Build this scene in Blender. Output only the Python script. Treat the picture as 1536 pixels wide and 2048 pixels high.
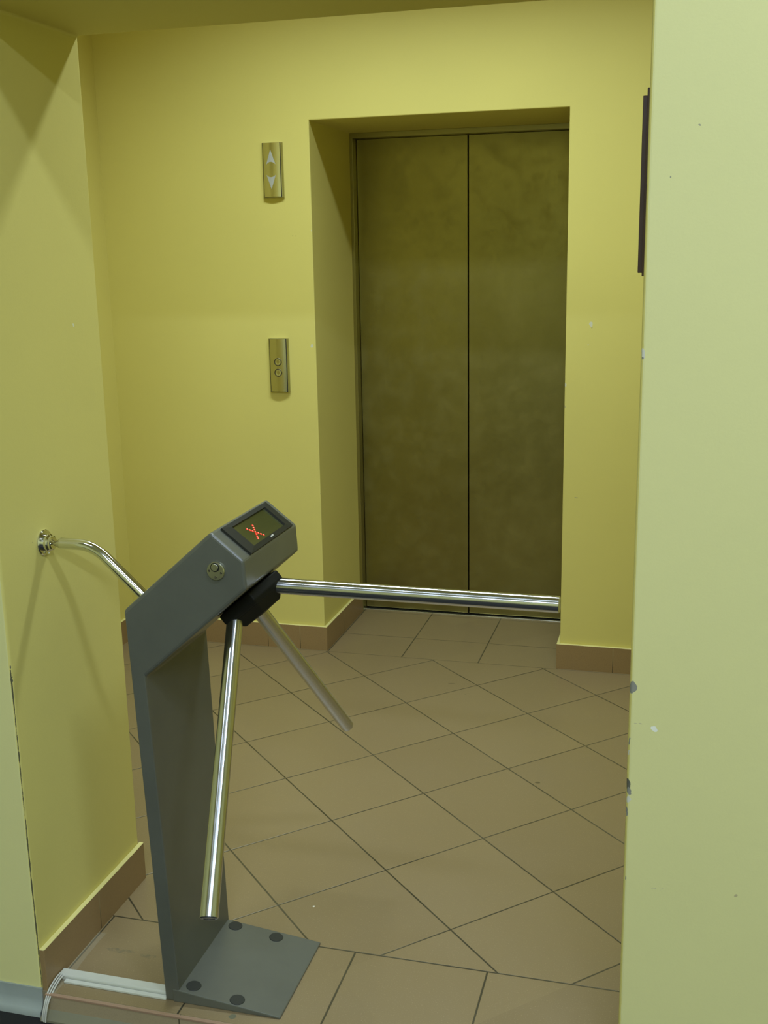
import bpy, bmesh, math, random
from mathutils import Vector, Matrix

for o in list(bpy.data.objects):
    bpy.data.objects.remove(o)
scene = bpy.context.scene
COL = scene.collection

# ------------------------------------------------------------------ camera
F_PX = 2236.12
YAW, PITCH, ROLL = 0.2682, 0.2291, -0.0188
CAM = Vector((1.3448, -3.9793, 1.5330))
fw = Vector((-math.sin(YAW)*math.cos(PITCH), math.cos(YAW)*math.cos(PITCH), -math.sin(PITCH)))
rt = Vector((math.cos(YAW), math.sin(YAW), 0))
up = rt.cross(fw)
rt2 = rt*math.cos(ROLL) + up*math.sin(ROLL)
up2 = rt2.cross(fw)
cam_data = bpy.data.cameras.new('camera')
cam = bpy.data.objects.new('camera', cam_data)
COL.objects.link(cam)
m = Matrix((rt2, up2, -fw)).transposed().to_4x4()
m.translation = CAM
cam.matrix_world = m
cam_data.sensor_fit = 'HORIZONTAL'
cam_data.sensor_width = 36
cam_data.lens = 36*F_PX/1536
cam_data.clip_start = 0.02
scene.camera = cam

# ------------------------------------------------------------------ world, exposure
w = bpy.data.worlds.new('world'); scene.world = w; w.use_nodes = True
w.node_tree.nodes['Background'].inputs[0].default_value = (0.02, 0.02, 0.02, 1)
w.node_tree.nodes['Background'].inputs[1].default_value = 0.2
vs = scene.view_settings
vs.view_transform = 'Standard'; vs.look = 'None'; vs.gamma = 1; vs.use_curve_mapping = False
vs.exposure = 0.0

# ------------------------------------------------------------------ room lights (powers and colours)
INNER_LIGHT = dict(loc=(0.52, -0.92, 2.86), size=(1.60, 0.12), power=27.5, color=(0.84, 1.0, 1.02), spread=128)
FRONT_LIGHT = dict(loc=(1.85, -3.25, 3.10), size=(0.60, 0.16), power=23, color=(0.80, 0.97, 1.22))
FRONT_LEFT_LIGHT = dict(loc=(-0.25, -3.25, 3.10), size=(0.60, 0.16), power=6, color=(0.80, 0.97, 1.22))
REAR_LIGHT = dict(loc=(1.75, -5.60, 3.10), size=(1.50, 0.22), power=112, color=(0.80, 0.97, 1.27))


def area_light(name, loc, size, power, color, spread=180):
    l = bpy.data.lights.new(name, 'AREA')
    l.shape = 'RECTANGLE'; l.size, l.size_y = size
    l.energy = power; l.color = color; l.spread = math.radians(spread)
    o = bpy.data.objects.new(name, l); COL.objects.link(o)
    o.location = loc
    return o


area_light('inner_ceiling_light', **INNER_LIGHT)
area_light('front_ceiling_light', **FRONT_LIGHT)
area_light('front_left_ceiling_light', **FRONT_LEFT_LIGHT)
area_light('rear_ceiling_light', **REAR_LIGHT)

# ------------------------------------------------------------------ layout constants (metres)
W, H, D, HB = 0.9228, 1.9923, 0.496, 0.098
XL, XR, Y1, YF, ZS = 0.0597, 1.2695, -1.6884, -2.1441, 1.9901
XL2, XR2 = -0.832, 2.1
YSTEP = -2.152
ZLOW = -0.055
ZC_IN, ZC_OUT = 2.92, 3.16
YB = -7.2
BT = 0.012


# ------------------------------------------------------------------ node helpers
class NT:
    def __init__(s, name):
        s.mat = bpy.data.materials.new(name); s.mat.use_nodes = True
        s.t = s.mat.node_tree; s.bsdf = s.t.nodes['Principled BSDF']

    def n(s, kind, **kw):
        x = s.t.nodes.new(kind)
        for k, v in kw.items():
            setattr(x, k, v)
        return x

    def put(s, sock, v):
        if isinstance(v, bpy.types.NodeSocket):
            s.t.links.new(v, sock)
        elif isinstance(v, tuple) and len(v) == 3 and len(sock.default_value) == 4:
            sock.default_value = (*v, 1)
        else:
            sock.default_value = v

    def math(s, op, a, b=0.0, c=None):
        x = s.n('ShaderNodeMath', operation=op)
        s.put(x.inputs[0], a); s.put(x.inputs[1], b)
        if c is not None:
            s.put(x.inputs[2], c)
        return x.outputs[0]

    def vmath(s, op, a, b=None):
        x = s.n('ShaderNodeVectorMath', operation=op)
        s.put(x.inputs[0], a)
        if b is not None:
            s.put(x.inputs[1], b)
        return x.outputs['Value'] if op in ('DISTANCE', 'LENGTH', 'DOT_PRODUCT') else x.outputs[0]

    def mix(s, f, a, b):
        x = s.n('ShaderNodeMix', data_type='RGBA')
        s.put(x.inputs[0], f); s.put(x.inputs[6], a); s.put(x.inputs[7], b)
        return x.outputs[2]

    def pos(s):
        return s.n('ShaderNodeTexCoord').outputs['Object']

    def noise(s, vec, scale, detail=3.0, rough=0.5, out='Fac'):
        x = s.n('ShaderNodeTexNoise')
        s.put(x.inputs['Vector'], vec); x.inputs['Scale'].default_value = scale
        x.inputs['Detail'].default_value = detail; x.inputs['Roughness'].default_value = rough
        return x.outputs[out]

    def ramp(s, f, a, b):
        x = s.n('ShaderNodeMapRange'); s.put(x.inputs[0], f)
        x.inputs[1].default_value = a; x.inputs[2].default_value = b
        return x.outputs[0]

    def sep(s, v):
        x = s.n('ShaderNodeSeparateXYZ'); s.put(x.inputs[0], v); return x.outputs

    def bump(s, h, strength, dist):
        x = s.n('ShaderNodeBump'); s.put(x.inputs['Height'], h)
        x.inputs['Strength'].default_value = strength; x.inputs['Distance'].default_value = dist
        s.t.links.new(x.outputs[0], s.bsdf.inputs['Normal'])

    def set(s, base=None, rough=None, metal=None, spec=None, coat=None):
        b = s.bsdf.inputs
        if base is not None: s.put(b['Base Color'], base)
        if rough is not None: s.put(b['Roughness'], rough)
        if metal is not None: s.put(b['Metallic'], metal)
        if spec is not None: s.put(b['Specular IOR Level'], spec)
        if coat is not None: s.put(b['Coat Weight'], coat)
        return s.mat


def simple(name, col, rough=0.5, metal=0.0, spec=0.5):
    return NT(name).set(col, rough, metal, spec)


PAINT = (0.675, 0.60, 0.185)
PAINT_OUT = (0.70, 0.67, 0.305)


def wall_paint(name, spots=(), crack=None, noise_amp=0.006, paint=PAINT, outer=None):
    """spots: (x, y, z, radius, colour, (sx, sy, sz) stretch)"""
    t = NT(name); p = t.pos()
    big = t.noise(p, 1.7, 4)
    col = t.mix(t.ramp(big, 0.3, 0.7), tuple(c*0.965 for c in paint), tuple(min(1, c*1.02) for c in paint))
    if outer:      # paler paint on the face towards the outer hall, brushed up to the corner
        sy = t.math('ADD', t.sep(p)[1], t.math('MULTIPLY', t.math('SUBTRACT', t.noise(p, 35, 2), 0.5), 0.0010))
        col = t.mix(t.math('LESS_THAN', sy, YF+0.0006), col, t.mix(t.ramp(big, 0.3, 0.7), tuple(c*0.965 for c in outer), outer))
    smudge = t.noise(p, 9.0, 5, 0.65)
    col = t.mix(t.math('MULTIPLY', t.ramp(smudge, 0.66, 0.80), 0.10), col, (0.42, 0.40, 0.25))
    nz = t.noise(p, 70, 2, 0.5, 'Color')
    off = t.vmath('SUBTRACT', nz, (0.5, 0.5, 0.5))
    sc = t.n('ShaderNodeVectorMath', operation='SCALE'); t.put(sc.inputs[0], off); sc.inputs['Scale'].default_value = noise_amp*2
    pj = t.vmath('ADD', p, sc.outputs[0])
    for (x, y, z, r, c, st) in spots:
        a = t.vmath('MULTIPLY', pj, st)
        d = t.vmath('DISTANCE', a, (x*st[0], y*st[1], z*st[2]))
        f = t.math('LESS_THAN', d, r*0.78)
        col = t.mix(f, col, c)
    if crack:
        # ragged hairline along a vertical corner at (cx, cy) below height cz
        cx, cy, cz, wd = crack
        s = t.sep(p)
        n1 = t.noise(p, 26, 4, 0.7)
        dx = t.math('ABSOLUTE', t.math('SUBTRACT', s[0], cx)); dy = t.math('ABSOLUTE', t.math('SUBTRACT', s[1], cy))
        dd = t.math('ADD', dx, dy)
        diff = t.math('ABSOLUTE', t.math('ADD', t.math('SUBTRACT', dx, dy), t.math('MULTIPLY', t.math('SUBTRACT', t.noise(p, 18, 3), 0.5), 0.003)))
        width = t.math('MULTIPLY', t.ramp(n1, 0.34, 0.62), wd)
        f = t.math('MULTIPLY', t.math('LESS_THAN', diff, width), t.math('MULTIPLY', t.math('LESS_THAN', dd, 0.0062), t.math('LESS_THAN', s[2], cz)))
        col = t.mix(f, col, (0.10, 0.095, 0.05))
    fine = t.noise(p, 240, 3, 0.6)
    t.bump(t.math('ADD', t.math('MULTIPLY', fine, 0.5), t.noise(p, 22, 2)), 0.25, 0.0012)
    return t.set(col, 0.62, 0, 0.35)


ST = (1, 1, 1)
PL, GR, DK = (0.62, 0.61, 0.50), (0.25, 0.25, 0.21), (0.12, 0.12, 0.09)
M = {}
M['wall_front'] = wall_paint('painted_plaster_front', [
    (XR+0.004, YF, 0.800, 0.009, GR, (1, 1, .6)),
    (XR+0.002, YF, 0.618, 0.0085, DK, (1.1, 1, .55)), (XR+0.004, YF, 0.607, 0.0075, GR, (1.2, 1, .8)),
    (XR+0.003, YF, 0.592, 0.0060, PL, (1.3, 1, .8)), (XR, YF, 0.570, 0.0055, GR, (1.2, 1, .35)),
    (XR+0.001, YF, 0.680, 0.004, PL, (1, 1, .5)), (XR+0.001, YF, 0.70, 0.0035, GR, (1, 1, .3)),
    (XR+0.001, YF, 0.44, 0.0035, GR, (1, 1, .6)), (XR+0.002, YF, 1.367, 0.0045, PL, (1, 1, .4)),
    (XR+0.001, YF, 1.355, 0.003, GR, (1, 1, .4)), (XR+0.001, YF, 1.655, 0.003, DK, (1, 1, .4)),
    (1.313, YF, 0.729, 0.0058, (0.80, 0.80, 0.70), (1, 1, .85)),
    (1.284, YF, 0.640, 0.0030, (0.3, 0.3, 0.2), (.5, 1, 1.6)),
    (1.345, YF, 1.71, 0.0022, (0.35, 0.33, 0.22), ST), (1.305, YF, 1.635, 0.0022, (0.3, 0.3, 0.2), ST),
    (1.46, YF, 0.43, 0.0028, (0.45, 0.40, 0.22), ST), (1.285, YF, 0.735, 0.0026, (0.52, 0.48, 0.28), (.22, 1, 1.6)),
    (1.325, YF, 0.425, 0.0026, (0.56, 0.52, 0.30), (.15, 1, 1.6)),
    (-0.003, YF, 0.40, 0.0022, (0.25, 0.22, 0.1), (.5, 1, 1.4)),
    (XL, -2.03, 0.965, 0.0016, (0.3, 0.28, 0.12), ST), (XL, -1.8, 1.39, 0.0035, (0.72, 0.72, 0.5), (1, 1, .6)),
    (XL+0.001, YF, 0.718, 0.005, DK, (1, 1, .16)), (XL+0.001, YF, 0.665, 0.0035, PL, (1, 1, .5)),
], crack=(XL, YF, 0.73, 0.0022), outer=PAINT_OUT)
M['wall_back'] = wall_paint('painted_plaster_back', [
    (-0.015, 0, 1.194, 0.0055, PL, (1, 1, .7)), (-0.076, 0, 1.593, 0.0025, (0.35, 0.28, 0.1), (1.5, 1, .7)),
    (-0.061, 0, 1.593, 0.0025, (0.35, 0.28, 0.1), (1.5, 1, .7)), (1.009, 0, 1.274, 0.0075, PL, (1, 1, .7)),
    (1.001, 0, 1.201, 0.0035, PL, ST), (1.012, 0, 1.262, 0.0035, GR, ST),
    (W+0.002, 0, 1.061, 0.0045, PL, (1, 1, .5)), (W+0.002, 0, 0.985, 0.0035, (0.5, 0.45, 0.2), (1, 1, .5)),
    (0.97, 0, 0.655, 0.0035, (0.45, 0.40, 0.2), (.5, 1, 1.6)), (-0.002, 0, 1.61, 0.003, PL, (1, 1, .5)),
    (0.002, 0, 0.63, 0.004, GR, (1, 1, .5)),
])
M['wall_side'] = wall_paint('painted_plaster_side')
M['wall_outer'] = wall_paint('painted_plaster_outer', paint=PAINT_OUT)
M['ceiling'] = simple('ceiling_paint', (0.62, 0.60, 0.45), 0.7)


# floor tiles
def floor_material():
    t = NT('floor_tiles'); p = t.pos(); s = t.sep(p)
    x, y = s[0], s[1]
    S = 0.30

    def linedist(c, per, off):     # distance to nearest line c = off + k*per
        q = t.math('SUBTRACT', c, off)
        m_ = t.math('PINGPONG', q, per/2)
        return m_          # 0 at the line, per/2 in the middle

    u = t.math('MULTIPLY', t.math('ADD', t.math('SUBTRACT', x, 0.4415), t.math('SUBTRACT', y, -0.0266)), 2**-.5)
    v = t.math('MULTIPLY', t.math('SUBTRACT', t.math('SUBTRACT', x, 0.4415), t.math('SUBTRACT', y, -0.0266)), 2**-.5)
    du, dv = linedist(u, S, 0.0), linedist(v, S, 0.0)
    field_d = t.math('MINIMUM', du, t.math('ADD', dv, 0.0003))
    bx = linedist(x, S, 0.076)
    nx = linedist(x, S, 0.0155)
    ny = t.math('ADD', linedist(y, S, 0.204), 0.0007)
    front = t.math('LESS_THAN', y, -1.857)
    back = t.math('GREATER_THAN', y, -0.018)
    d = field_d
    xmix = t.n('ShaderNodeMix', data_type='FLOAT'); t.put(xmix.inputs[0], front); t.put(xmix.inputs[2], d); t.put(xmix.inputs[3], bx)
    ymix = t.n('ShaderNodeMix', data_type='FLOAT'); t.put(ymix.inputs[0], back); t.put(ymix.inputs[2], xmix.outputs[0]); t.put(ymix.inputs[3], t.math('MINIMUM', nx, ny))
    d = ymix.outputs[0]
    e1 = t.math('ABSOLUTE', t.math('SUBTRACT', y, -1.857))
    e2 = t.math('ADD', t.math('ABSOLUTE', t.math('SUBTRACT', y, -0.018)), 0.0010)
    d = t.math('MINIMUM', d, t.math('MINIMUM', e1, e2))
    # outside the doorway strip on the left the border row does not matter
    wob = t.math('MULTIPLY', t.math('SUBTRACT', t.noise(p, 12, 2), 0.5), 0.0009)
    dj = t.math('ADD', d, wob)
    grout = t.math('SUBTRACT', 1.0, t.ramp(dj, 0.0014, 0.0026))
    # per-tile tone
    cu = t.math('FLOOR', t.math('DIVIDE', u, S)); cv = t.math('FLOOR', t.math('DIVIDE', v, S))
    comb = t.n('ShaderNodeCombineXYZ'); t.put(comb.inputs[0], cu); t.put(comb.inputs[1], cv)
    wn = t.n('ShaderNodeTexWhiteNoise'); t.put(wn.inputs['Vector'], comb.outputs[0])
    base = t.mix(wn.outputs['Value'], (0.222, 0.163, 0.082), (0.243, 0.180, 0.090))
    sp = t.noise(p, 420, 2, 0.6)
    base = t.mix(t.math('MULTIPLY', t.ramp(sp, 0.56, 0.75), 0.35), base, (0.26, 0.18, 0.10))
    base = t.mix(t.math('MULTIPLY', t.ramp(t.noise(p, 330, 2, 0.6), 0.6, 0.75), 0.25), base, (0.62, 0.50, 0.34))
    cloud = t.noise(p, 4.0, 4, 0.6)
    base = t.mix(t.math('MULTIPLY', t.ramp(cloud, 0.45, 0.75), 0.10), base, (0.25, 0.20, 0.13))
    gcol = t.mix(t.ramp(t.noise(p, 3, 3), 0.35, 0.65), (0.035, 0.030, 0.016), (0.085, 0.075, 0.045))
    col = t.mix(grout, base, gcol)
    nz = t.noise(p, 60, 2, 0.5, 'Color')
    off = t.vmath('SUBTRACT', nz, (0.5, 0.5, 0.5))
    sc = t.n('ShaderNodeVectorMath', operation='SCALE'); t.put(sc.inputs[0], off); sc.inputs['Scale'].default_value = 0.012
    pj = t.vmath('ADD', p, sc.outputs[0])
    marks = [((0.155, -1.978, 0), 0.012, (0.11, 0.105, 0.07), (.33, 1.6, 1)), ((0.228, -1.981, 0), 0.010, (0.11, 0.105, 0.07), (.5, 1.5, 1)),
             ((0.270, -1.978, 0), 0.008, (0.11, 0.105, 0.07), (.6, 1.5, 1)),
             ((0.491, -2.126, 0), 0.008, (0.10, 0.12, 0.08), ST),
             ((0.965, -0.945, 0), 0.004, (0.08, 0.06, 0.03), (.5, .8, 1)), ((0.560, -0.242, 0), 0.005, (0.12, 0.09, 0.05), (.35, 1, 1)),
             ((0.628, -0.333, 0), 0.003, (0.10, 0.08, 0.04), ST), ((0.633, -0.795, 0), 0.003, (0.14, 0.10, 0.05), ST),
             ((0.527, -1.706, 0), 0.0030, (0.8, 0.8, 0.72), ST)]
    for c, r, k, st in marks:
        a = t.vmath('MULTIPLY', pj, st)
        f = t.math('LESS_THAN', t.vmath('DISTANCE', a, tuple(ci*si for ci, si in zip(c, st))), r)
        col = t.mix(t.math('MULTIPLY', f, 0.75 if c[0] > 0.3 else t.math('MULTIPLY', t.ramp(t.noise(p, 90, 3), 0.4, 0.6), 0.5)), col, k)
    # grey mortar smear along the doorway skirting
    sm = t.math('MULTIPLY', t.math('LESS_THAN', x, t.math('ADD', 0.078, t.math('MULTIPLY', t.noise(p, 14, 3), 0.028))), t.math('LESS_THAN', y, -1.925))
    col = t.mix(t.math('MULTIPLY', sm, 0.35), col, (0.34, 0.31, 0.22))
    t.bump(t.math('SUBTRACT', 1.0, grout), 0.6, 0.0012)
    rg = t.math('ADD', 0.27, t.math('MULTIPLY', cloud, 0.16))
    return t.set(col, rg, 0, 0.5)


M['floor'] = floor_material()


def plain_tile(name, col, joints=(), axis=0, vertical=False):
    t = NT(name); p = t.pos(); s = t.sep(p)
    sp = t.noise(p, 300, 2, 0.6)
    base = t.mix(t.math('MULTIPLY', t.ramp(sp, 0.5, 0.75), 0.3), col, tuple(c*0.6 for c in col))
    base = t.mix(t.math('MULTIPLY', t.ramp(t.noise(p, 7, 3), 0.4, 0.7), 0.25), base, tuple(c*0.8 for c in col))
    for j in joints:
        dd = t.math('ABSOLUTE', t.math('SUBTRACT', s[axis], j))
        f = t.math('LESS_THAN', dd, 0.0013)
        up_ = t.mix(t.ramp(s[2], 0.02, 0.07), (0.07, 0.05, 0.025), (0.33, 0.27, 0.14))
        base = t.mix(f, base, up_ if not vertical else (0.08, 0.07, 0.04))
    return t.set(base, 0.42, 0, 0.4)


SKIRT = (0.30, 0.198, 0.088)
M['skirt_bl'] = plain_tile('skirting_back_left', SKIRT, [-0.236, -0.100, -0.372, -0.61], 0)
M['skirt_br'] = plain_tile('skirting_back_right', SKIRT, [1.118, 1.418, 1.718], 0)
M['skirt_n'] = plain_tile('skirting_niche', SKIRT, [0.22], 1)
M['skirt_l'] = plain_tile('skirting_left', SKIRT, [-0.3, -0.6, -0.9, -1.2, -1.5], 1)
M['skirt_d'] = plain_tile('skirting_doorway', SKIRT, [-1.911], 1)
M['step'] = plain_tile('step_tile', (0.36, 0.285, 0.175), [0.383, 0.683, 0.983], 0, True)
M['step_edge'] = simple('step_edge_terracotta', (0.33, 0.21, 0.135), 0.5)
M['bead'] = simple('skirting_top_plaster', (0.66, 0.60, 0.24), 0.6)

# metals & plastics


def brushed_steel():
    t = NT('brushed_steel_lift_door'); p = t.pos()
    mp = t.n('ShaderNodeMapping'); mp.inputs['Scale'].default_value = (1, 1, 0.02); t.put(mp.inputs[0], p)
    g = t.noise(mp.outputs[0], 900, 2, 0.6)
    bl = t.noise(p, 3.2, 5, 0.62)
    fing = t.noise(p, 13, 4, 0.6)
    col = t.mix(t.ramp(bl, 0.35, 0.7), (0.27, 0.24, 0.085), (0.335, 0.30, 0.115))
    col = t.mix(t.math('MULTIPLY', t.ramp(g, 0.3, 0.7), 0.2), col, (0.27, 0.24, 0.10))
    r = t.math('ADD', 0.36, t.math('MULTIPLY', t.ramp(fing, 0.45, 0.75), 0.12))
    t.bump(g, 0.12, 0.0006)
    m_ = t.set(col, r, 1.0)
    return m_


M['steel'] = brushed_steel()
M['frame_steel'] = simple('door_frame_steel', (0.38, 0.345, 0.16), 0.34, 1.0)
M['chrome'] = simple('chrome', (0.72, 0.73, 0.72), 0.10, 1.0)
M['lock'] = simple('lock_nickel', (0.66, 0.66, 0.52), 0.28, 1.0)
M['tray'] = simple('panel_edge_metal', (0.50, 0.48, 0.36), 0.18, 1.0)
M['tube'] = None


ANISO = 0.25


def tube_steel():
    t = NT('polished_tube_steel'); p = t.pos()
    b = t.bsdf.inputs
    b['Anisotropic'].default_value = 0.85
    b['Anisotropic Rotation'].default_value = ANISO
    tg = t.n('ShaderNodeTangent', direction_type='RADIAL', axis='Z')
    t.t.links.new(tg.outputs[0], b['Tangent'])
    return t.set((0.60, 0.61, 0.62), 0.22, 1.0)


M['tube'] = tube_steel()
M['plate_metal'] = simple('panel_satin_brass_steel', (0.56, 0.53, 0.36), 0.24, 1.0)


def powder(name, col, rough=0.5, spec=0.45):
    t = NT(name); p = t.pos()
    n = t.noise(p, 700, 2, 0.6)
    c = t.mix(t.ramp(t.noise(p, 8, 4, 0.6), 0.4, 0.75), col, tuple(k*0.86 for k in col))
    t.bump(n, 0.2, 0.0004)
    return t.set(c, rough, 0, spec)


M['grey'] = powder('grey_powder_coat', (0.106, 0.110, 0.088), 0.35, 0.55)
M['dark_grey'] = powder('dark_grey_plastic', (0.055, 0.058, 0.045), 0.42)
M['black'] = powder('black_plastic', (0.014, 0.015, 0.010), 0.5, 0.3)
M['hub'] = powder('black_hub_metal', (0.009, 0.009, 0.006), 0.55, 0.18)
M['screen'] = simple('smoked_display_window', (0.050, 0.055, 0.018), 0.12, 0.0, 0.8)
M['logo'] = simple('silver_print', (0.65, 0.65, 0.6), 0.4)
M['disc'] = powder('bolt_cover_plastic', (0.030, 0.032, 0.026), 0.5, 0.25)
M['white'] = powder('white_plastic', (0.55, 0.56, 0.49), 0.42)
M['cable'] = simple('white_cable', (0.50, 0.50, 0.44), 0.45)
M['skirt_grey'] = powder('grey_vinyl_skirting', (0.33, 0.37, 0.35), 0.42)
M['lino'] = powder('black_carpet', (0.012, 0.012, 0.013), 0.8)
M['wood'] = powder('dark_brown_wood', (0.085, 0.042, 0.034), 0.4)
M['arrow'] = simple('translucent_arrow', (0.40, 0.41, 0.41), 0.45)
M['nosing'] = powder('worn_metal_threshold', (0.21, 0.20, 0.13), 0.45)
M['sill'] = simple('aluminium_sill', (0.72, 0.72, 0.68), 0.3, 1.0)
M['gap'] = simple('shaft_and_seam_shade', (0.015, 0.014, 0.008), 0.9)  # shaft wall, and the painted shade around the lift panel faces
M['screw'] = simple('screw_dark', (0.10, 0.09, 0.06), 0.4, 0.8)
led = NT('red_led_glow'); led.set((0.6, 0.02, 0.01), 0.3)
led.bsdf.inputs['Emission Color'].default_value = (1.0, 0.012, 0.006, 1); led.bsdf.inputs['Emission Strength'].default_value = 1.1
M['led'] = led.mat
ledc = NT('red_led_core'); ledc.set((0.9, 0.3, 0.2), 0.3)
ledc.bsdf.inputs['Emission Color'].default_value = (1.0, 0.30, 0.20, 1); ledc.bsdf.inputs['Emission Strength'].default_value = 1.6
M['led_core'] = ledc.mat
lampm = NT('lamp_diffuser'); lampm.set((0.9, 0.9, 0.85), 0.5)
lampm.bsdf.inputs['Emission Color'].default_value = (1, 0.97, 0.88, 1); lampm.bsdf.inputs['Emission Strength'].default_value = 3.0
M['lamp'] = lampm.mat
M['lamp_body'] = simple('lamp_housing_white', (0.7, 0.7, 0.68), 0.5)


# ------------------------------------------------------------------ mesh helpers
def link(name, bm, mats, parent=None, bevel=0.0, seg=2, smooth=False, angle=35):
    bmesh.ops.recalc_face_normals(bm, faces=bm.faces)
    me = bpy.data.meshes.new(name)
    if smooth:
        for f in bm.faces:
            f.smooth = True
    bm.to_mesh(me); bm.free()
    if not isinstance(mats, (list, tuple)):
        mats = [mats]
    for x in mats:
        me.materials.append(x)
    o = bpy.data.objects.new(name, me)
    COL.objects.link(o)
    if parent:
        o.parent = parent
        o.matrix_parent_inverse = Matrix.Translation(-parent.location)
    if smooth:
        me.set_sharp_from_angle(angle=math.radians(angle))
    if bevel:
        b = o.modifiers.new('bevel', 'BEVEL'); b.width = bevel; b.segments = seg
        b.limit_method = 'ANGLE'; b.angle_limit = math.radians(25); b.harden_normals = False
    return o


def tag(o, label=None, cat=None, group=None, kind=None):
    if label: o['label'] = label
    if cat: o['category'] = cat
    if group: o['group'] = group
    if kind: o['kind'] = kind
    return o


def empty(name, loc):
    o = bpy.data.objects.new(name, None); COL.objects.link(o); o.location = loc
    o.empty_display_size = 0.05
    return o


def struct(o):
    o['kind'] = 'structure'; return o


def box(bm, a, b, mi=0):
    x0, y0, z0 = a; x1, y1, z1 = b
    vs_ = [bm.verts.new(v) for v in ((x0, y0, z0), (x1, y0, z0), (x1, y1, z0), (x0, y1, z0), (x0, y0, z1), (x1, y0, z1), (x1, y1, z1), (x0, y1, z1))]
    for f in ((0, 3, 2, 1), (4, 5, 6, 7), (0, 1, 5, 4), (1, 2, 6, 5), (2, 3, 7, 6), (3, 0, 4, 7)):
        fc = bm.faces.new([vs_[i] for i in f]); fc.material_index = mi
    return vs_


def prism(bm, poly, axis, a, b, mi=0):
    """poly: 2-D points; axis 'X','Y','Z' of extrusion from a to b"""
    def P(p, t):
        return {'Y': (p[0], t, p[1]), 'X': (t, p[0], p[1]), 'Z': (p[0], p[1], t)}[axis]
    A = [bm.verts.new(P(p, a)) for p in poly]; B = [bm.verts.new(P(p, b)) for p in poly]
    n = len(poly); fs = [bm.faces.new(A), bm.faces.new(B[::-1])]
    for i in range(n):
        fs.append(bm.faces.new((A[i], A[(i+1) % n], B[(i+1) % n], B[i])))
    for f in fs: f.material_index = mi
    return A, B, fs


def frame_axes(d):
    d = d.normalized()
    h = Vector((0, 0, 1)) if abs(d.z) < 0.9 else Vector((0, 1, 0))
    u = d.cross(h).normalized(); v = u.cross(d).normalized()
    return d, u, v


def lathe(bm, origin, direction, prof, n=40, mi=0, uaxis=None, rot=0.0):
    """prof: list of (distance along axis, radius)"""
    origin = Vector(origin); d, u, v = frame_axes(Vector(direction))
    if uaxis is not None:
        u = Vector(uaxis).normalized(); v = d.cross(u)
    rings = []
    for (t, r) in prof:
        if r <= 1e-6:
            rings.append([bm.verts.new(origin+d*t)])
        else:
            rings.append([bm.verts.new(origin+d*t+(u*math.cos(a+rot)+v*math.sin(a+rot))*r) for a in [2*math.pi*i/n for i in range(n)]])
    for A, B in zip(rings, rings[1:]):
        for i in range(n):
            j = (i+1) % n
            if len(A) == 1 and len(B) == 1: continue
            if len(A) == 1: f = bm.faces.new((A[0], B[i], B[j]))
            elif len(B) == 1: f = bm.faces.new((A[i], A[j], B[0]))
            else: f = bm.faces.new((A[i], A[j], B[j], B[i]))
            f.material_index = mi
    for R_ in (rings[0], rings[-1]):
        if len(R_) > 1:
            f = bm.faces.new(R_); f.material_index = mi


def sweep(bm, pts, r, n=16, caps=True, mi=0):
    pts = [Vector(p) for p in pts]
    rings = []; prev = None
    for i, p in enumerate(pts):
        if i == 0: t = pts[1]-p
        elif i == len(pts)-1: t = p-pts[i-1]
        else: t = (pts[i+1]-pts[i-1])
        t.normalize()
        if prev is None:
            _, u, v = frame_axes(t)
        else:
            u = (prev - t*prev.dot(t)).normalized(); v = t.cross(u)
        prev = u
        rings.append([bm.verts.new(p+(u*math.cos(2*math.pi*k/n)+v*math.sin(2*math.pi*k/n))*r) for k in range(n)])
    for A, B in zip(rings, rings[1:]):
        for k in range(n):
            f = bm.faces.new((A[k], A[(k+1) % n], B[(k+1) % n], B[k])); f.material_index = mi
    if caps:
        bm.faces.new(rings[0][::-1]); bm.faces.new(rings[-1])


def bezier(p0, p1, p2, p3, n=16):
    out = []
    for i in range(n+1):
        t = i/n
        out.append(tuple(((1-t)**3)*a+3*((1-t)**2)*t*b+3*(1-t)*t*t*c+t**3*d for a, b, c, d in zip(p0, p1, p2, p3)))
    return out


BM = bmesh.new

# ------------------------------------------------------------------ SETTING
# tiled floor of the lift lobby with the lift niche
bm = BM(); box(bm, (XL2, YSTEP+0.006, -0.30), (XR2, 0.53, 0.0)); struct(link('floor', bm, M['floor']))
# tiled step edge at the doorway
bm = BM(); box(bm, (XL+0.012, YSTEP-0.002, -0.036), (XR+0.05, YSTEP+0.006, -0.0006)); o = struct(link('trim_1', bm, M['step']))
bm = BM(); box(bm, (XL+0.012, YSTEP-0.0035, -0.0045), (XR+0.05, YSTEP+0.004, 0.0006)); struct(link('trim_2', bm, M['step_edge'], bevel=0.001))
bm = BM(); prism(bm, [(YSTEP+0.004, -0.036), (YSTEP-0.002, -0.036), (YSTEP-0.020, -0.050), (YSTEP-0.020, ZLOW), (YSTEP+0.004, ZLOW)], 'X', XL+0.006, XR+0.05)
struct(link('trim_3', bm, M['nosing']))
# dark lower floor outside
bm = BM(); box(bm, (-1.5, YB, -0.30), (3.6, YSTEP+0.006, ZLOW)); struct(link('floor_outer', bm, M['lino']))

# front wall with the doorway opening
bm = BM()
prism(bm, [(-1.5, -0.3), (-1.5, 3.5), (3.6, 3.5), (3.6, -0.3), (XR, -0.3), (XR, ZS), (XL, ZS), (XL, -0.3)], 'Y', YF, Y1)
struct(link('wall_front', bm, M['wall_front'], bevel=0.0065, seg=4))
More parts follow.
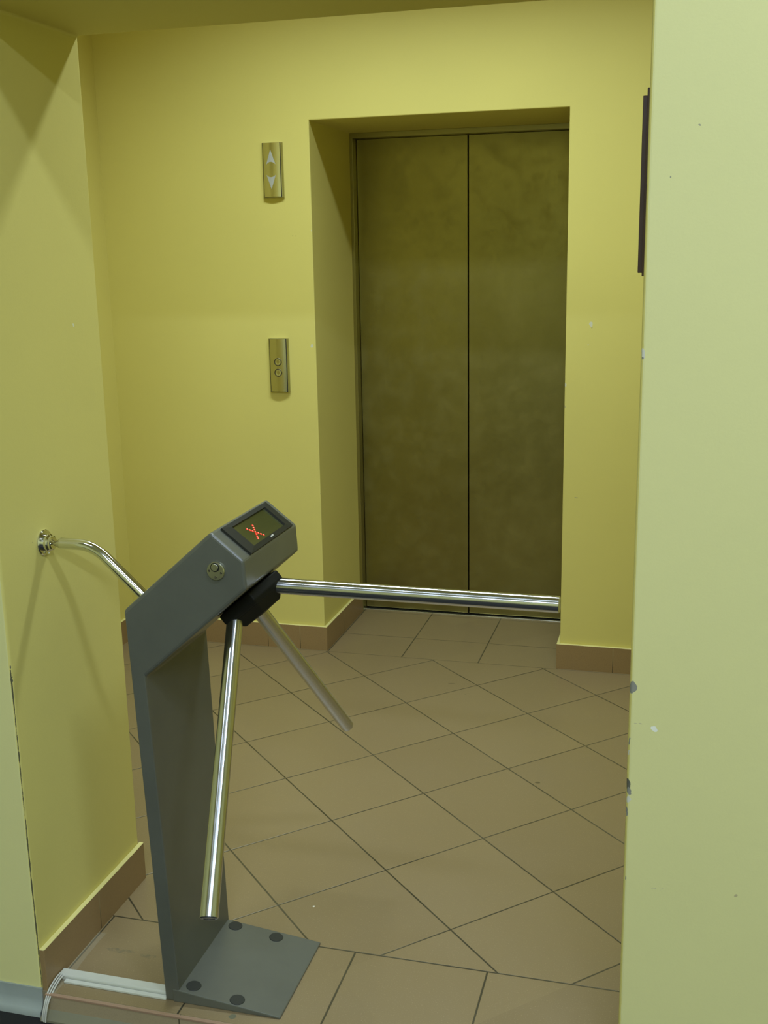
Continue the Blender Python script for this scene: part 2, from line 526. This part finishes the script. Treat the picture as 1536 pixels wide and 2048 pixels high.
# back wall with the lift niche
bm = BM()
prism(bm, [(XL2-0.3, -0.3), (XL2-0.3, 3.5), (XR2+0.3, 3.5), (XR2+0.3, -0.3), (W, -0.3), (W, H), (0, H), (0, -0.3)], 'Y', 0.0, 0.75)
struct(link('wall_back', bm, M['wall_back'], bevel=0.003, seg=2))
bm = BM(); box(bm, (XL2-0.3, Y1, -0.3), (XL2, 0.0, 3.5)); struct(link('wall_left', bm, M['wall_side']))
bm = BM(); box(bm, (XR2, Y1, -0.3), (XR2+0.3, 0.0, 3.5)); struct(link('wall_right', bm, M['wall_side']))
bm = BM(); box(bm, (XL2, Y1, ZC_IN), (XR2, 0.0, 3.5)); struct(link('ceiling', bm, M['ceiling']))
bm = BM(); box(bm, (-1.5, YB, ZC_OUT), (3.6, YF, 3.5)); struct(link('ceiling_outer', bm, M['ceiling']))
bm = BM(); box(bm, (-1.8, YB, -0.3), (-1.5, YF, 3.5)); struct(link('wall_outer_left', bm, M['wall_outer']))
bm = BM(); box(bm, (3.6, YB, -0.3), (3.9, YF, 3.5)); struct(link('wall_outer_right', bm, M['wall_outer']))
bm = BM(); box(bm, (-1.8, YB-0.3, -0.3), (3.9, YB, 3.5)); struct(link('wall_outer_back', bm, M['wall_outer']))
bm = BM(); box(bm, (-0.05, 0.62, -0.3), (W+0.05, 0.74, 2.1)); struct(link('wall_shaft', bm, M['gap']))


# skirtings
def skirt(name, poly, mat, z1=HB):
    """poly: plan outline; a tile strip with a painted plaster bead sloping back on top"""
    bm = BM()
    A, B, fs = prism(bm, poly, 'Z', -0.002, z1)
    fs[1].material_index = 1
    struct(link(name, bm, [mat, M['bead']], bevel=0.0012, seg=1))


skirt('baseboard_back_left', [(XL2, -BT), (BT, -BT), (BT, 0.0), (XL2, 0.0)], M['skirt_bl'])
skirt('baseboard_niche_left', [(0, 0.0002), (BT, 0.0002), (BT, D), (0, D)], M['skirt_n'])
skirt('baseboard_back_right', [(W-BT, -BT), (XR2, -BT), (XR2, 0.0), (W-BT, 0.0)], M['skirt_br'])
skirt('baseboard_niche_right', [(W-BT, 0.0002), (W, 0.0002), (W, D), (W-BT, D)], M['skirt_n'])
skirt('baseboard_left', [(XL2, Y1), (XL2+BT, Y1), (XL2+BT, -BT), (XL2, -BT)], M['skirt_l'])
skirt('baseboard_doorway', [(XL, YF+0.001), (XL+BT, YF+0.001), (XL+BT, Y1+0.004), (XL, Y1+0.004)], M['skirt_d'])
# grey vinyl skirting with a concave foot on the outer face of the front wall
bm = BM()
prof = [(YF, 0.006), (YF-0.004, 0.006), (YF-0.0045, -0.020), (YF-0.007, -0.033), (YF-0.013, -0.040), (YF-0.017, -0.044), (YF-0.018, ZLOW), (YF, ZLOW)]
prism(bm, prof, 'X', -1.5, XL+0.001); struct(link('baseboard_front', bm, M['skirt_grey'], smooth=True, angle=50))
bm = BM(); prism(bm, prof, 'X', XR+0.055, 3.6); struct(link('baseboard_front_right', bm, M['skirt_grey'], smooth=True, angle=50))

# ------------------------------------------------------------------ lift door (part of the setting)
door = struct(empty('door_1', (W/2, D, 0)))
FW = 0.013
YD = 0.548
bm = BM()
prism(bm, [(0, 0.0), (0, H), (W, H), (W, 0.0), (W-FW, 0.0), (W-FW, H-0.020), (FW, H-0.020), (FW, 0.0)], 'Y', D, YD+0.02)
link('door_frame', bm, M['frame_steel'], door, bevel=0.0012)
SEAM = 0.4705
for x0, x1 in ((FW, SEAM-0.0018), (SEAM+0.0018, W-FW)):
    bm = BM(); box(bm, (x0+0.001, YD, 0.008), (x1-0.0003, YD+0.03, H-0.021))
    link('door_panel', bm, M['steel'], door, bevel=0.0012)
bm = BM(); box(bm, (FW, 0.531, -0.02), (W-FW, 0.62, 0.002))
link('threshold', bm, M['sill'], door, bevel=0.0008)


# ------------------------------------------------------------------ TURNSTILE
TY0, TY1 = -2.111, -1.8155
ts = empty('tripod_turnstile', (0.36, -1.97, 0))
tag(ts, 'grey metal tripod turnstile with red lit display standing in the doorway', 'turnstile')

# housing: leaning column + slanted head, one folded sheet body
bm = BM()
poly = [(0.333, 0.0), (0.3185, 0.43), (0.303, 0.862), (0.493, 1.027), (0.558, 0.975), (0.561, 0.919), (0.338, 0.726), (0.351, 0.40), (0.366, 0.0)]
A = [bm.verts.new((x, TY0, z)) for x, z in poly]
def yb(z): return TY1 if z > 0.72 else TY1-(0.72-z)/0.72*0.0265
B = [bm.verts.new((x, yb(z), z)) for x, z in poly]
n = len(poly)
# split ngons: column and head
def cap(V, rev):
    fs = [[V[0], V[1], V[7], V[8]], [V[1], V[2], V[6], V[7]], [V[2], V[3], V[4], V[5], V[6]]]
    for f in fs: bm.faces.new(f[::-1] if rev else f)
cap(A, False); cap(B, True)
for i in range(n):
    bm.faces.new((A[i], A[(i+1) % n], B[(i+1) % n], B[i]))
bmesh.ops.recalc_face_normals(bm, faces=bm.faces)
link('housing', bm, M['grey'], ts, bevel=0.0055, seg=3)

# wedge-shaped base plate
bm = BM()
A, B, fs = prism(bm, [(0.350, 0.0), (0.350, 0.030), (0.364, 0.029), (0.590, 0.0045), (0.590, 0.0)], 'Y', TY0-0.001, -1.846)
bp = link('base_plate', bm, M['grey'], ts, bevel=0.003, seg=2)
for (x, y) in ((0.390, -1.864), (0.491, -1.868), (0.388, -2.087), (0.489, -2.094)):
    nrm = Vector((0.1084, 0, 1)).normalized()
    zc = 0.029-0.1084*(x-0.364)
    bm = BM(); lathe(bm, Vector((x, y, zc))-nrm*0.004, nrm, [(0, 0.0160), (0.0046, 0.0160), (0.0054, 0.0152), (0.0054, 0)], 36)
    link('bolt_cover', bm, M['disc'], bp, smooth=True)

# display face: frame axes on the slanted top face
fp = Vector((0.493, 0, 1.027)); fe = Vector((0.065, 0, -0.052)).normalized(); fn = Vector((0.052, 0, 0.065)).normalized()
def FP(u, y, h): return fp+fe*u+Vector((0, y, 0))+fn*h
def slab(bm, u0, u1, y0, y1, h0, h1, mi=0):
    vs_ = [bm.verts.new(FP(u, y, h)) for (u, y, h) in ((u0, y0, h0), (u1, y0, h0), (u1, y1, h0), (u0, y1, h0), (u0, y0, h1), (u1, y0, h1), (u1, y1, h1), (u0, y1, h1))]
    for f in ((0, 3, 2, 1), (4, 5, 6, 7), (0, 1, 5, 4), (1, 2, 6, 5), (2, 3, 7, 6), (3, 0, 4, 7)):
        bm.faces.new([vs_[i] for i in f]).material_index = mi
# bezel ring with a sloped inner lip, raised 5 mm
bu0, bu1, by0, by1 = 0.0055, 0.0815, -2.0735, -1.8405
su0, su1, sy0, sy1 = 0.0165, 0.0700, -2.0400, -1.8665
bm = BM()
def ring(u0, u1, y0, y1, h): return [bm.verts.new(FP(u, y, h)) for u, y in ((u0, y0), (u1, y0), (u1, y1), (u0, y1))]
R0 = ring(bu0, bu1, by0, by1, -0.002); R1 = ring(bu0+.0005, bu1-.0005, by0+.0005, by1-.0005, 0.0045); R2 = ring(su0-.001, su1+.001, sy0-.001, sy1+.001, 0.0055); R3 = ring(su0, su1, sy0, sy1, 0.0010); R4 = ring(su0, su1, sy0, sy1, -0.002)
for P_, Q_ in ((R0, R1), (R1, R2), (R2, R3), (R3, R4)):
    for i in range(4): bm.faces.new((P_[i], P_[(i+1) % 4], Q_[(i+1) % 4], Q_[i]))
bezel = link('display_bezel', bm, M['black'], ts)
bm = BM(); slab(bm, su0-.0005, su1+.0005, sy0-.0005, sy1+.0005, -0.001, 0.0012)
scr = link('display_screen', bm, M['screen'], bezel)
# the red cross of LEDs, 7x7 diagonal
bm = BM()
cu, cy_, pu, py = 0.0484, -1.9812, 0.00473, 0.00495
done = set()
for k in range(-3, 4):
    for s_ in (1, -1):
        key = (k, s_*k)
        if key in done: continue
        done.add(key)
        c = FP(cu+k*pu, cy_+s_*k*py, 0.0011)
        lathe(bm, c, fn, [(0, 0.0024), (0.0006, 0.0023), (0.0009, 0.0012)], 14)  # wide emissive disc: the LED with its glow halo drawn in
        lathe(bm, c, fn, [(0.0006, 0.00115), (0.0012, 0.0010), (0.0014, 0)], 12, mi=1)
d_ = link('led_cross', bm, [M['led'], M['led_core']], bezel, smooth=True); d_['label'] = 'glowing red cross of small lamps'
# small silver mark on the bezel
bm = BM()
slab(bm, 0.0735, 0.0765, -1.9590, -1.9560, 0.0050, 0.0058)
slab(bm, 0.0748, 0.0768, -1.9562, -1.9535, 0.0050, 0.0058)
slab(bm, 0.0732, 0.0750, -1.9530, -1.9500, 0.0050, 0.0058)
slab(bm, 0.0734, 0.0768, -1.9495, -1.9470, 0.0050, 0.0058)
slab(bm, 0.0738, 0.0750, -1.9465, -1.9430, 0.0050, 0.0058)
link('silver_mark', bm, M['logo'], bezel)

# lock on the front of the head
lc = Vector((0.5022, TY0, 0.9535))
bm = BM(); lathe(bm, lc+Vector((0, 0.002, 0)), (0, -1, 0), [(0, 0.0178), (0.0058, 0.0178), (0.0072, 0.0168), (0.0074, 0)], 48)
lk = link('lock_plate', bm, M['lock'], ts, smooth=True); lk['label'] = 'round steel lock plate'
bm = BM(); lathe(bm, lc+Vector((-0.0005, -0.0040, 0.0078)), (0, -1, 0), [(0, 0.0090), (0.0020, 0.0090), (0.0024, 0.0084), (0.0018, 0.0066), (0.0018, 0)], 32)
o = link('lock_ring', bm, M['black'], lk, smooth=True, angle=30)
bm = BM(); lathe(bm, lc+Vector((-0.0005, -0.0050, 0.0078)), (0, -1, 0), [(0, 0.0070), (0.0020, 0.0070), (0.0025, 0.0064), (0.0025, 0)], 32)
link('lock_cylinder', bm, M['lock'], lk, smooth=True, angle=30)
for dx, dz in ((-0.0125, 0.0005), (0.0115, -0.0025), (0.0, -0.0115)):
    bm = BM(); lathe(bm, lc+Vector((dx, -0.0050, dz)), (0, -1, 0), [(0, 0.0022), (0.0008, 0.0022), (0.0010, 0.0014), (0.0004, 0.0009), (0.0004, 0)], 16)
    link('screw', bm, M['screw'], lk, smooth=True)

# hub + three arms
AL, ROTA, SP, LEN = 0.710, -0.0097, 0.8535, 0.647
O = Vector((0.4827, -1.965, 0.8854))
av = Vector((math.sin(AL), 0, -math.cos(AL))); bv = Vector((math.cos(AL), 0, math.sin(AL))); cv = Vector((0, -1, 0))
bm = BM()
ht = 0.026
# outer flange, faceted body and closing cap
lathe(bm, O+av*ht, av, [(0, 0.066), (0.004, 0.084), (0.022, 0.084), (0.0305, 0.076)], 6, uaxis=bv, rot=0)
lathe(bm, O+av*(ht+0.0305), av, [(-0.004, 0.076), (0, 0.076), (0.022, 0.050), (0.024, 0.0)], 6, uaxis=bv, rot=0)
hub = link('hub', bm, M['hub'], ts, bevel=0.002, seg=2); hub['label'] = 'black faceted rotating hub'
for k in range(3):
    th = ROTA+k*2*math.pi/3
    dd = av*math.cos(SP)+(bv*math.cos(th)+cv*math.sin(th))*math.sin(SP)
    bm = BM()
    r = 0.0163
    lathe(bm, (0, 0, 0), (0, 0, 1), [(0.045, r), (LEN-0.002, r), (LEN, r-0.0018), (LEN, r-0.005), (LEN-0.001, r-0.006), (LEN-0.001, 0)], 48)
    arm = link('arm', bm, M['tube'], ts, smooth=True, angle=30)
    mw = dd.to_track_quat('Z', 'Y').to_matrix().to_4x4(); mw.translation = O
    arm.matrix_basis = mw
    arm['label'] = ('polished steel arm barring the way to the right', 'polished steel arm hanging down to the front', 'polished steel arm slanting down to the back')[k]

# ------------------------------------------------------------------ chrome handrail between wall and turnstile
hr = empty('handrail', (XL, -1.986, 0.954))
tag(hr, 'bent chrome rail joining the yellow doorway wall to the turnstile', 'handrail')
bm = BM()
pts = [(XL+0.004, -1.986, 0.954), (0.10, -1.986, 0.954), (0.128, -1.986, 0.954)]
pts += bezier((0.132, -1.986, 0.954), (0.158, -1.986, 0.954), (0.176, -1.986, 0.949), (0.196, -1.986, 0.933), 12)
dirv = Vector((0.083, 0, -0.079)).normalized()
e_ = Vector((0.196, -1.986, 0.933))
pts += [tuple(e_+dirv*s_) for s_ in (0.03, 0.08, 0.145)]
sweep(bm, pts, 0.0118, 28)
link('tube', bm, M['chrome'], hr, smooth=True)
bm = BM(); lathe(bm, (XL-0.001, -1.986, 0.954), (1, 0, 0), [(0, 0.0275), (0.0035, 0.0275), (0.0055, 0.0255), (0.006, 0.0185)], 48)
fl = link('wall_flange', bm, M['chrome'], hr, smooth=True, angle=30)
bm = BM(); lathe(bm, (XL+0.004, -1.986, 0.954), (1, 0, 0), [(0, 0.0185), (0.010, 0.0185), (0.012, 0.0165), (0.013, 0.0150), (0.017, 0.0150), (0.0185, 0.0125), (0.0185, 0.0115)], 48)
link('collar', bm, M['chrome'], fl, smooth=True, angle=30)
bm = BM(); lathe(bm, (XL+0.010, -1.986, 0.9335), (0, -0.4, -1), [(0, 0.0024), (0.003, 0.0024), (0.0034, 0.0014), (0.0034, 0)], 16)
link('set_screw', bm, M['chrome'], fl, smooth=True)


# ------------------------------------------------------------------ lift panels on the back wall
def curved_plate(bm, xc, hw, z0, z1, y_edge, y_mid, n=14):
    """plate with a convex front; bulges towards -Y"""
    prof = []
    for i in range(n+1):
        s_ = -1+2*i/n
        prof.append((xc+hw*s_, y_edge+(y_mid-y_edge)*(1-s_*s_)))
    prof = [(xc-hw, -0.002)]+prof+[(xc+hw, -0.002)]
    prism(bm, prof, 'Z', z0, z1)
def lift_panel(name, label, xc, z0, z1):
    r_ = empty(name, (xc, 0, (z0+z1)/2)); tag(r_, label, 'lift panel')
    hw = 0.0400
    bm = BM()      # rear tray with softly rounded sides
    prism(bm, [(xc-hw, 0.0), (xc-hw, -0.006), (xc-hw+0.004, -0.0125), (xc+hw-0.004, -0.0125), (xc+hw, -0.006), (xc+hw, 0.0)], 'Z', z0, z1)
    link('back_tray', bm, M['tray'], r_, bevel=0.0012)
    bm = BM(); box(bm, (xc-0.0340, -0.0136, z0+0.0025), (xc+0.0340, -0.0100, z1-0.0005))
    link('seam_shade', bm, M['gap'], r_)  # near-black strip standing in for the shadow gap round the face plate
    bm = BM(); curved_plate(bm, xc, 0.0318, z0+0.004, z1-0.001, -0.0145, -0.0200)
    link('face_plate', bm, M['plate_metal'], r_, smooth=True, angle=30)
    return r_
UPZ, DNZ = (1.729, 1.921), (1.020, 1.222)
lp = lift_panel('direction_indicator', 'polished metal plate with pale up and down arrows, above the call buttons', -0.1405, *UPZ)
def arrow(xc, zb, zt, parent, lab):
    # tip at zt, concave base towards zb
    h = zt-zb; hw = 0.0178; sgn = 1 if h > 0 else -1
    pts = [(xc, zt)]
    pts.append((xc-hw, zb))
    for i in range(1, 8):
        s_ = -1+2*i/8
        pts.append((xc+hw*s_, zb+sgn*0.0085*(1-s_*s_)))
    pts.append((xc+hw, zb))
    bm = BM()
    A = []; Bk = []
    for x, z in pts:
        s_ = (x-(-0.1405))/0.0335
        yf = -0.0135-0.006*(1-s_*s_)
        A.append(bm.verts.new((x, yf-0.0009, z))); Bk.append(bm.verts.new((x, yf+0.0006, z)))
    c1 = bm.verts.new((xc, -0.0205, zb+sgn*0.020)); c2 = bm.verts.new((xc, -0.0186, zb+sgn*0.020))
    k = len(pts)
    for i in range(k):
        j = (i+1) % k
        bm.faces.new((A[i], A[j], c1)); bm.faces.new((Bk[j], Bk[i], c2)); bm.faces.new((A[i], Bk[i], Bk[j], A[j]))
    a_ = link('arrow', bm, M['arrow'], parent); a_['label'] = lab
arrow(-0.1425, 1.8455, 1.8965, lp, 'pale arrow pointing up')
arrow(-0.1425, 1.8095, 1.7590, lp, 'pale arrow pointing down')
cp = lift_panel('call_button_plate', 'polished metal plate with two round lift call buttons, below the arrow plate', -0.1455, *DNZ)
for zc in (1.1355, 1.0955):
    bm = BM(); lathe(bm, (-0.1452, -0.0165, zc), (0, -1, 0), [(0, 0.0152), (0.0036, 0.0152), (0.0044, 0.0142), (0.0040, 0.0120), (0.0010, 0.0118), (0.0010, 0)], 32)
    rg = link('button_rim', bm, M['screw'], cp, smooth=True, angle=30)
    bm = BM(); lathe(bm, (-0.1452, -0.0170, zc), (0, -1, 0), [(0, 0.0110), (0.0030, 0.0110), (0.0036, 0.0100), (0.0028, 0.0060), (0.0025, 0)], 32)
    link('button', bm, M['chrome'], rg, smooth=True, angle=30)

# ------------------------------------------------------------------ dark wooden frame on the right jamb, seen edge-on
pf = empty('wall_plaque', (XR, -1.95, 1.63))
tag(pf, 'dark brown framed plaque on the right doorway jamb, seen edge-on', 'plaque')
bm = BM(); box(bm, (XR-0.0065, -2.062, 1.4855), (XR+0.001, -1.84, 1.7775))
link('outer_moulding', bm, M['wood'], pf, bevel=0.001)
bm = BM(); box(bm, (XR-0.0135, -2.054, 1.4905), (XR-0.004, -1.848, 1.7665))
link('inner_moulding', bm, M['wood'], pf, bevel=0.001)

# ------------------------------------------------------------------ cable duct and cables along the step
cd = empty('cable_duct', (0.2, -2.085, 0)); tag(cd, 'white plastic cable duct on the floor tiles running to the turnstile foot', 'cable duct')
bm = BM(); prism(bm, [(-2.101, 0.0), (-2.101, 0.009), (-2.099, 0.012), (-2.079, 0.012), (-2.077, 0.009), (-2.077, 0.0)], 'X', 0.0735, 0.3335)
link('duct_body', bm, M['white'], cd, bevel=0.0008)
bm = BM(); prism(bm, [(-2.112, 0.0), (-2.112, 0.0045), (-2.102, 0.0052), (-2.102, 0.0)], 'X', 0.092, 0.3335)
link('side_strip', bm, M['white'], cd, bevel=0.0008)
ends = [((0.0745, -2.082, 0.007), 'thin white cable closest to the wall, bending from the duct end over the step'),
        ((0.0790, -2.089, 0.007), 'middle one of three thin white cables leaving the duct end'),
        ((0.0835, -2.096, 0.007), 'thin white cable farthest from the wall, curving round the tiled step corner')]
for i, (e, lab) in enumerate(ends):
    bm = BM()
    k = i*0.0046
    mid = (0.0760+k, -2.146-0.003*i, 0.004-0.003*i)
    pts = bezier((e[0]+0.006, e[1], e[2]), (e[0]-0.002, e[1]-0.002, e[2]+0.006), (0.0760+k, -2.120-0.003*i, 0.016-0.003*i), mid, 14)
    pts += bezier(mid, (0.0760+k, -2.160-0.002*i, -0.006), (0.0750+k, -2.172-0.002*i, -0.024), (0.0735+k, -2.176-0.001*i, -0.050), 10)[1:]
    sweep(bm, pts, 0.0018, 10)
    cb = link('cable', bm, M['cable'], None, smooth=True)
    tag(cb, lab, 'cable', 'thin white cables at the duct end')

# ------------------------------------------------------------------ ceiling lamps (above and outside the picture, they light the rooms)
def lamp(name, label, loc, size, zc):
    r_ = empty(name, (loc[0], loc[1], zc)); tag(r_, label, 'ceiling light')
    sx, sy = size[0]/2+0.02, size[1]/2+0.02
    bm = BM(); box(bm, (loc[0]-sx, loc[1]-sy, loc[2]+0.012), (loc[0]+sx, loc[1]+sy, zc))
    link('lamp_housing', bm, M['lamp_body'], r_, bevel=0.003)
    bm = BM(); box(bm, (loc[0]-sx+0.01, loc[1]-sy+0.01, loc[2]+0.004), (loc[0]+sx-0.01, loc[1]+sy-0.01, loc[2]+0.0118))
    link('diffuser', bm, M['lamp'], r_)
lamp('ceiling_lamp', 'rectangular ceiling light over the lift lobby', INNER_LIGHT['loc'], INNER_LIGHT['size'], ZC_IN)
lamp('ceiling_lamp', 'short ceiling light in front of the wall left of the doorway', FRONT_LEFT_LIGHT['loc'], FRONT_LEFT_LIGHT['size'], ZC_OUT)
lamp('ceiling_lamp', 'short ceiling light in front of the wall right of the doorway', FRONT_LIGHT['loc'], FRONT_LIGHT['size'], ZC_OUT)
lamp('ceiling_lamp', 'long ceiling light farthest from the doorway', REAR_LIGHT['loc'], REAR_LIGHT['size'], ZC_OUT)
